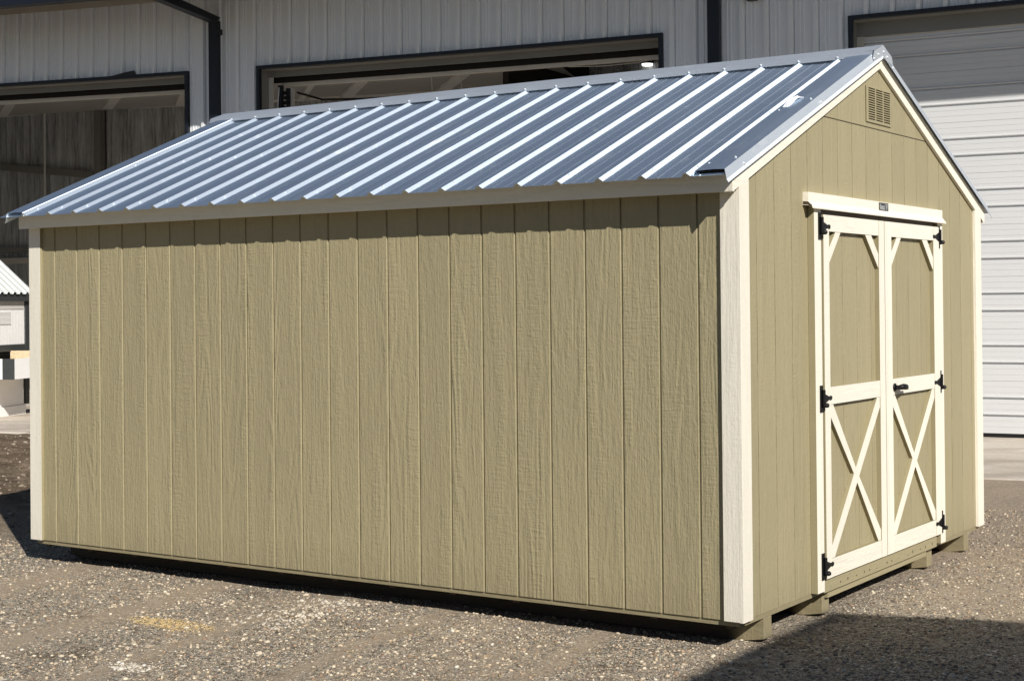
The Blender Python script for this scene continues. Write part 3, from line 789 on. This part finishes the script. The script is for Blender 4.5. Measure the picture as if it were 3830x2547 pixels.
wb('header_plate', M['olive_steel'], (RA + .012, RB_ - .012, .20, .23, 4.655, RZ - .012)); wb('jamb_strip', M['beige'], (RA + .012, RA + .10, .20, .225, GZ, 4.655)); wb('jamb_strip', M['beige'], (RB_ - .10, RB_ - .012, .20, .225, GZ, 4.655))
b = MB(); b.prism([(-3.0, -.062, LZ + .03), (-2.42, -.062, LZ + .03), (-2.45, -.075, LZ + .10), (-2.58, -.08, LZ + .088)], (0, -.02, 0)); b.build('bent_trim_flap', M['navy'], ware, fn=W)
# downspouts
def spout(s, w, top, bend):
    b = MB(); wbox(b, s - w / 2, s + w / 2, -.135, -.036, GZ + .1, top)
    o = b.build('downspout', M['navy'], ware, fn=W, bevel=.004)
    if bend:
        b = MB(); z = top
        A = [(s - w / 2, -.135, z - .02), (s + w / 2, -.135, z - .02), (s + w / 2, -.036, z + .055), (s - w / 2, -.036, z + .055)]
        B = [(s - w / 2, -1.40, z + .10), (s + w / 2, -1.40, z + .10), (s + w / 2, -1.34, z + .22), (s - w / 2, -1.34, z + .22)]
        b.v += A + B
        for q in ((0, 4, 5, 1), (1, 5, 6, 2), (2, 6, 7, 3), (3, 7, 4, 0), (0, 1, 2, 3), (7, 6, 5, 4)): b.f.append(q); b.mi.append(0)
        b.build('spout_elbow', M['navy'], o, fn=W)
    return o
spout(-.93, .15, 5.56, True); spout(6.70, .15, 6.12, False)
for s in (-.855,):
    b = MB(); wbox(b, s - .02, s + .03, -.15, -.034, 5.36, 5.44); b.build('spout_bracket', M['navy'], ware, fn=W)
# wall light at the top edge
wl = wb('wall_light', M['navy'], (7.115, 7.255, -.19, -.036, 5.165, 5.36), bevel=.02)

# ================================================================== CHICKEN COOP AT THE LEFT
B0 = Vector((-15.92, 8.8, GZ)); cd = Vector((.39, -.9208, 0)); cn = Vector((.9208, .39, 0))
def K(d, o, z):
    p = B0 + cd * d + cn * o; return (p.x, p.y, GZ + z)
coop = empty('chicken_coop', K(.7, -.5, 0), 'white coop with charcoal trim, grey metal roof and an open nesting box', 'coop')
def kb(name, mat, *boxes, bevel=.0, parent=None):
    b = MB()
    for q in boxes: b.box(*q)
    return b.build(name, mat, parent or coop, fn=K, bevel=bevel)
kb('base_skirt', M['coop_white'], (-.02, 1.9, -1.2, .02, .0, .15), bevel=.004)
kb('lower_panel', M['coop_white'], (.02, 1.9, -1.19, .0, .152, .60))
kb('upper_panel', M['coop_white'], (-.02, 1.9, -1.19, .0, 1.06, 1.72))
b = MB()
for d in [.08 + .09 * k for k in range(18)]: b.box(d, d + .006, -.001, .002, 1.07, 1.56)
b.build('siding_grooves', M['coop_grey'], coop, fn=K)
kb('head_board', M['coop_grey'], (.012, 1.9, .0, .012, 1.585, 1.70))
vv = kb('wall_vent', M['coop_white'], (.39, .80, .003, .012, 1.36, 1.56))
b = MB()
for r in range(10): b.box(.405, .785, .0121, .016, 1.372 + r * .018, 1.377 + r * .018)
b.build('vent_slots', M['coop_grey'], vv, fn=K)
kb('corner_post', M['charcoal'], (-.13, -.022, -.02, .02, .155, 1.70), bevel=.003); kb('corner_post', M['charcoal'], (-.13, -.022, -1.2, -1.16, .155, 1.7), bevel=.003)
kb('door_flap', M['charcoal'], (-.0, 1.9, .002, .03, .96, 1.055), bevel=.003)
kb('hatch_recess', M['dark_in'], (-.02, 1.9, -1.0, -.12, .6, 1.05))
kb('nest_floor', M['osb'], (.2, 1.18, .0, .48, .60, .62)); kb('nest_divider', M['osb'], (.42, .44, .02, .44, .6, .97)); kb('nest_divider', M['osb'], (.19, .40, .20, .22, .6, .96))
kb('nest_front', M['coop_white'], (.16, 1.2, .48, .50, .585, .875)); kb('nest_side', M['coop_white'], (1.18, 1.2, -.01, .479, .585, .875)); kb('nest_side', M['coop_white'], (.16, .18, -.01, .479, .585, .875))
kb('nest_corner_trim', M['charcoal'], (1.201, 1.207, .315, .502, .58, .878), bevel=.001)
kb('fascia', M['charcoal'], (-.16, 2.0, .05, .07, 1.70, 1.80)); kb('fascia', M['charcoal'], (-.16, -.135, -1.3, .05, 1.70, 1.80))
def coop_roof():
    b = MB(); pts = []; d = -.17
    while d < 2.1:
        pts += [(d, 0), (d + .022, .028), (d + .075, .028), (d + .10, 0)]; d += .185
    for sgn, (o0, z0, o1, z1) in ((1, (.10, 1.805, -.52, 2.36)), (-1, (-1.20, 1.805, -.52, 2.36))):
        b2 = len(b.v); m = len(pts)
        b.v += [(p, o0, z0 + h) for p, h in pts] + [(p, o1, z1 + h) for p, h in pts]
        for k in range(m - 1):
            q = (b2 + k, b2 + k + 1, b2 + m + k + 1, b2 + m + k); b.f.append(q[::-1] if sgn > 0 else q); b.mi.append(0)
    return b.build('roof', plain('coop_roof_steel', (.74, .78, .77), .45, .15, .05), coop, fn=K)
coop_roof()
b = MB(); b.prism([(-.14, .04, 1.70), (-.14, -.52, 2.32), (-.14, -1.14, 1.70)], (-.015, 0, 0)); b.build('gable_board', M['charcoal'], coop, fn=K)
kb('side_wall', M['coop_grey'], (-.02, .0, -1.18, -.021, .155, 1.7))

# ================================================================== NEIGHBOURING BARN (casts the shade at the lower right)
nb_ = empty('neighbour_barn', (9., -7., GZ), 'barn outside the frame whose shade falls across the gravel at lower right', 'barn')
h = 4.14; cx, cy = -.007 + h * 1.28, 1.082 - h * .85
b = MB(); b.box(cx + .25, cx + 6.2, cy - 14, cy - .25, GZ, GZ + h - .02); b.build('walls', M['navy'], nb_)
sl = .315 / 1.4
b = MB()
zt = GZ + h
b.prism([(cx, cy, zt), (cx, cy, zt - .12), (cx + 6.5, cy, zt - .12), (cx + 6.5, cy, zt), (cx + 3.25, cy, zt + 3.25 * sl)], (0, 14.4, 0)); b.build('roof', M['navy'], nb_)

# ================================================================== GROUND
from mathutils import noise as mn
def gh(x, y):
    near = max(0., 1 - max(0, abs(x + 2) - 12) / 8) * max(0., 1 - max(0, abs(y - 2) - 8) / 8)
    v = mn.noise(Vector((x * .8, y * .8, 0))) * .010 + mn.noise(Vector((x * 3.1, y * 3.1, 5))) * .005 + mn.noise(Vector((x * 11, y * 11, 9))) * .0035
    if x < -6: v += min(1, (-6 - x) / 2) * (abs(mn.noise(Vector((x * 2.4, y * 4.5, 3)))) * .05 - .01) * (1 if y < 6.6 else 0)
    if -5.2 < x < .3 and -.1 < y < 3.8: v -= .004
    return v * near
def axis(lo, hi, st, far):
    a = []; x = lo
    while x <= hi: a.append(x); x += st
    pre = []; d = st; x = lo
    while x > -far: d *= 1.35; x -= d; pre.append(x)
    post = []; d = st; x = hi
    while x < far: d *= 1.35; x += d; post.append(x)
    return pre[::-1] + a + post
xs = axis(-12, 4, .05, 400); ys = axis(-3.2, 8.4, .05, 400)
v = [(x, y, GZ + gh(x, y)) for y in ys for x in xs]; nx = len(xs)
f = [(j * nx + i, j * nx + i + 1, (j + 1) * nx + i + 1, (j + 1) * nx + i) for j in range(len(ys) - 1) for i in range(nx - 1)]
me = bpy.data.meshes.new('ground'); me.from_pydata(v, [], f); me.materials.append(M['ground']); me.polygons.foreach_set('use_smooth', [True] * len(f))
g = bpy.data.objects.new('ground', me); COL.objects.link(g); tag(g, 'packed gravel and dirt yard', kind='structure')
# concrete apron along the warehouse
b = MB(); pts = []
s = -13.
edge = lambda s: -3.45 - .045 * (s + 2) - .05 * math.sin(s * 1.7)
outer = [(s_, edge(s_)) for s_ in [-14 + .5 * k for k in range(70)]]
def flat(s, o, z):
    p = WO + U * s + N * o; return (p.x, p.y, z)
for (s0, o0), (s1, o1) in zip(outer, outer[1:]):
    b.poly([flat(s0, o0, GZ - .03), flat(s1, o1, GZ - .03), flat(s1, o1 + .05, GZ + .012), flat(s0, o0 + .05, GZ + .012)])
    b.poly([flat(s0, o0 + .05, GZ + .012), flat(s1, o1 + .05, GZ + .012), flat(s1, 15.9, GZ + .012), flat(s0, 15.9, GZ + .012)])
o = b.build('concrete_apron', M['concrete']); tag(o, 'dusty concrete apron in front of the warehouse doors', kind='structure')

# loose stones: a few rough stone shapes merged by position, uncountable
import numpy as np
rng = np.random.default_rng(4)
def stones(name, N_, xr, yr, smin, smax, label, tints, reject=None, zoff=0., flatn=.6, elong=1.):
    t = (1 + 5 ** .5) / 2
    V = np.array([(-1, t, 0), (1, t, 0), (-1, -t, 0), (1, -t, 0), (0, -1, t), (0, 1, t), (0, -1, -t), (0, 1, -t), (t, 0, -1), (t, 0, 1), (-t, 0, -1), (-t, 0, 1)]) / 1.9
    F = np.array([(0, 11, 5), (0, 5, 1), (0, 1, 7), (0, 7, 10), (0, 10, 11), (1, 5, 9), (5, 11, 4), (11, 10, 2), (10, 7, 6), (7, 1, 8), (3, 9, 4), (3, 4, 2), (3, 2, 6), (3, 6, 8), (3, 8, 9), (4, 9, 5), (2, 4, 11), (6, 2, 10), (8, 6, 7), (9, 8, 1)])
    vs = []; fs = []; cs = []; n = 0
    X = rng.uniform(*xr, N_); Y = rng.uniform(*yr, N_); S = smin * (smax / smin) ** (rng.random(N_) ** 2.2)
    for x, y, s in zip(X, Y, S):
        if reject and reject(x, y): continue
        a = rng.uniform(0, 6.28); c_, s_ = math.cos(a), math.sin(a)
        Q = V * (1 + rng.uniform(-.22, .22, (12, 1))) * np.array([s * rng.uniform(.8, 1.3) * elong, s * rng.uniform(.6, 1.), s * rng.uniform(.4, .8) * flatn / .6])
        Q = np.stack([Q[:, 0] * c_ - Q[:, 1] * s_, Q[:, 0] * s_ + Q[:, 1] * c_, Q[:, 2]], 1) + np.array([x, y, GZ + gh(x, y) + s * .12 + zoff])
        vs.append(Q); fs.append(F + n); n += 12; cs.append(tints[rng.integers(len(tints))])
    v = np.concatenate(vs); f = np.concatenate(fs)
    me = bpy.data.meshes.new(name); me.vertices.add(len(v)); me.vertices.foreach_set('co', v.ravel())
    me.loops.add(f.size); me.loops.foreach_set('vertex_index', f.ravel().astype(np.int32))
    me.polygons.add(len(f)); me.polygons.foreach_set('loop_start', np.arange(0, f.size, 3, dtype=np.int32)); me.polygons.foreach_set('loop_total', np.full(len(f), 3, dtype=np.int32))
    me.update(); me.validate()
    at = me.color_attributes.new('tint', 'FLOAT_COLOR', 'POINT')
    cc = np.repeat(np.array([(*c, 1.) for c in cs], dtype=np.float32), 12, 0); at.data.foreach_set('color', cc.ravel())
    me.materials.append(M['stone']); me.polygons.foreach_set('use_smooth', [True] * len(f))
    o = bpy.data.objects.new(name, me); COL.objects.link(o); tag(o, label, kind='stuff'); return o
TG = [(.16, .135, .10), (.28, .235, .18), (.42, .35, .26), (.54, .45, .33), (.64, .54, .40), (.84, .75, .59), (.23, .22, .205), (.48, .34, .23), (.38, .33, .27), (.33, .215, .14), (.72, .59, .42), (.13, .11, .09)]
under = lambda x, y: (-4.9 < x < -.02 and .25 < y < 3.4)
trk = lambda x, y: under(x, y) or (min(abs(x + .15 * y - c) for c in (-1.70, -2.50, -.74, -3.3, -4.4)) < .09 and rng.random() < .75) or (x < -2.6 and rng.random() < .35)
stones('gravel', 46000, (-6.2, 1.2), (-2.4, .5), .0032, .0125, 'loose grey and tan gravel on the yard in front of the shed', TG, trk)
stones('gravel', 16000, (-.6, 2.6), (.5, 5.5), .0045, .012, 'loose gravel on the yard beside the doors', TG, under)
stones('loose_stones', 170, (-6., 2.2), (-2.2, .12), .010, .019, 'larger pale stones lying loose on the gravel', [(.80, .74, .62), (.62, .54, .42), (.40, .33, .25), (.72, .62, .48)], lambda x, y: False)
stones('clods', 3800, (-14, -5.2), (.4, 6.5), .008, .03, 'earth clods, stones and debris scattered on the churned dirt', [(.12, .085, .06), (.20, .15, .10), (.28, .21, .15), (.48, .41, .33), (.30, .24, .18), (.20, .15, .10)], None)
stones('crushed_stone', 420, (-2.62, -2.15), (-.75, .0), .006, .016, 'strewn pale crushed stone beside a wheel track', [(.62, .55, .44), (.50, .44, .36), (.72, .66, .56)], lambda x, y: abs(x + .12 * y + 2.37) > .08 * (1 + 2 * rng.random()))
saw = lambda x, y: rng.random() < min(1, ((x + 2.72 + (y + .92) * .6) / .34) ** 2 + ((y + .93) / .12) ** 2)
stones('sawdust', 6500, (-3.15, -2.3), (-1.15, -.7), .003, .007, 'patch of yellow sawdust spilled on the gravel', [(.80, .58, .27), (.84, .66, .35), (.70, .50, .22)], saw, .002, .3)
wp = lambda x, y: ((x + 2.18) / .12) ** 2 + ((y + 1.68) / .07) ** 2 > 1
stones('spilled_grit', 420, (-2.35, -2.0), (-1.8, -1.58), .006, .017, 'clump of crushed pale grit on the gravel', [(.66, .60, .50), (.80, .76, .68), (.42, .36, .28), (.74, .68, .57)], lambda x, y: ((x + 2.18) / .13) ** 2 + ((y + 1.68) / .07) ** 2 > .25 + 1.1 * rng.random(), .001, .55)
stones('straw_bits', 220, (-2.6, .6), (-2.2, -.3), .003, .006, 'thin straw and wood slivers on the gravel', [(.62, .46, .24), (.50, .38, .2), (.7, .6, .42)], under, .002, .3, 5.)

# ================================================================== LIGHT, SKY, CAMERA
sd_ = Vector((1.28, -.85, 1.)).normalized()
elev = math.asin(sd_.z); az = math.atan2(sd_.x, sd_.y)         # clockwise from +Y
sun = bpy.data.lights.new('sun', 'SUN'); sun.energy = 4.85; sun.angle = math.radians(.5); sun.color = (1, .945, .86)
so = bpy.data.objects.new('sun', sun); COL.objects.link(so); so.rotation_euler = (-sd_).to_track_quat('-Z', 'Y').to_euler(); so.location = sd_ * 30
w = bpy.data.worlds.new('World'); sc.world = w; w.use_nodes = True; nt = w.node_tree
sk = nt.nodes.new('ShaderNodeTexSky'); sk.sky_type = 'NISHITA'; sk.sun_disc = False; sk.sun_elevation = elev; sk.sun_rotation = az; sk.air_density = 1.; sk.dust_density = .3; sk.ozone_density = 2.; sk.altitude = 600
bg = nt.nodes['Background']; nt.links.new(sk.outputs[0], bg.inputs[0]); bg.inputs[1].default_value = .050
cam = bpy.data.cameras.new('camera'); co = bpy.data.objects.new('camera', cam); COL.objects.link(co)
R_ = Vector((0.8285060709163715, 0.5599053656845798, -0.009147236322153878)); Up = Vector((0.011929992716797823, -0.0013171761025993264, 0.9999279675661102)); F_ = Vector((-0.5598529858172532, 0.828555518070293, 0.007770955332182565))
mt = Matrix((R_, Up, -F_)).transposed().to_4x4(); mt.translation = Vector((3.0428582013297967, -6.449097947360724, 1.4611638858565226)); co.matrix_world = mt
cam.sensor_width = 36; cam.lens = 5772.85 / 3830 * 36; cam.shift_x = (1915 - 1868.75) / 3830; cam.shift_y = (1090.3 - 1273.5) / 3830; cam.clip_end = 1200; cam.clip_start = .05
sc.camera = co
sc.view_settings.view_transform = 'Standard'; sc.view_settings.look = 'None'; sc.view_settings.exposure = .12; sc.view_settings.gamma = 1.
sc.cycles.max_bounces = 6
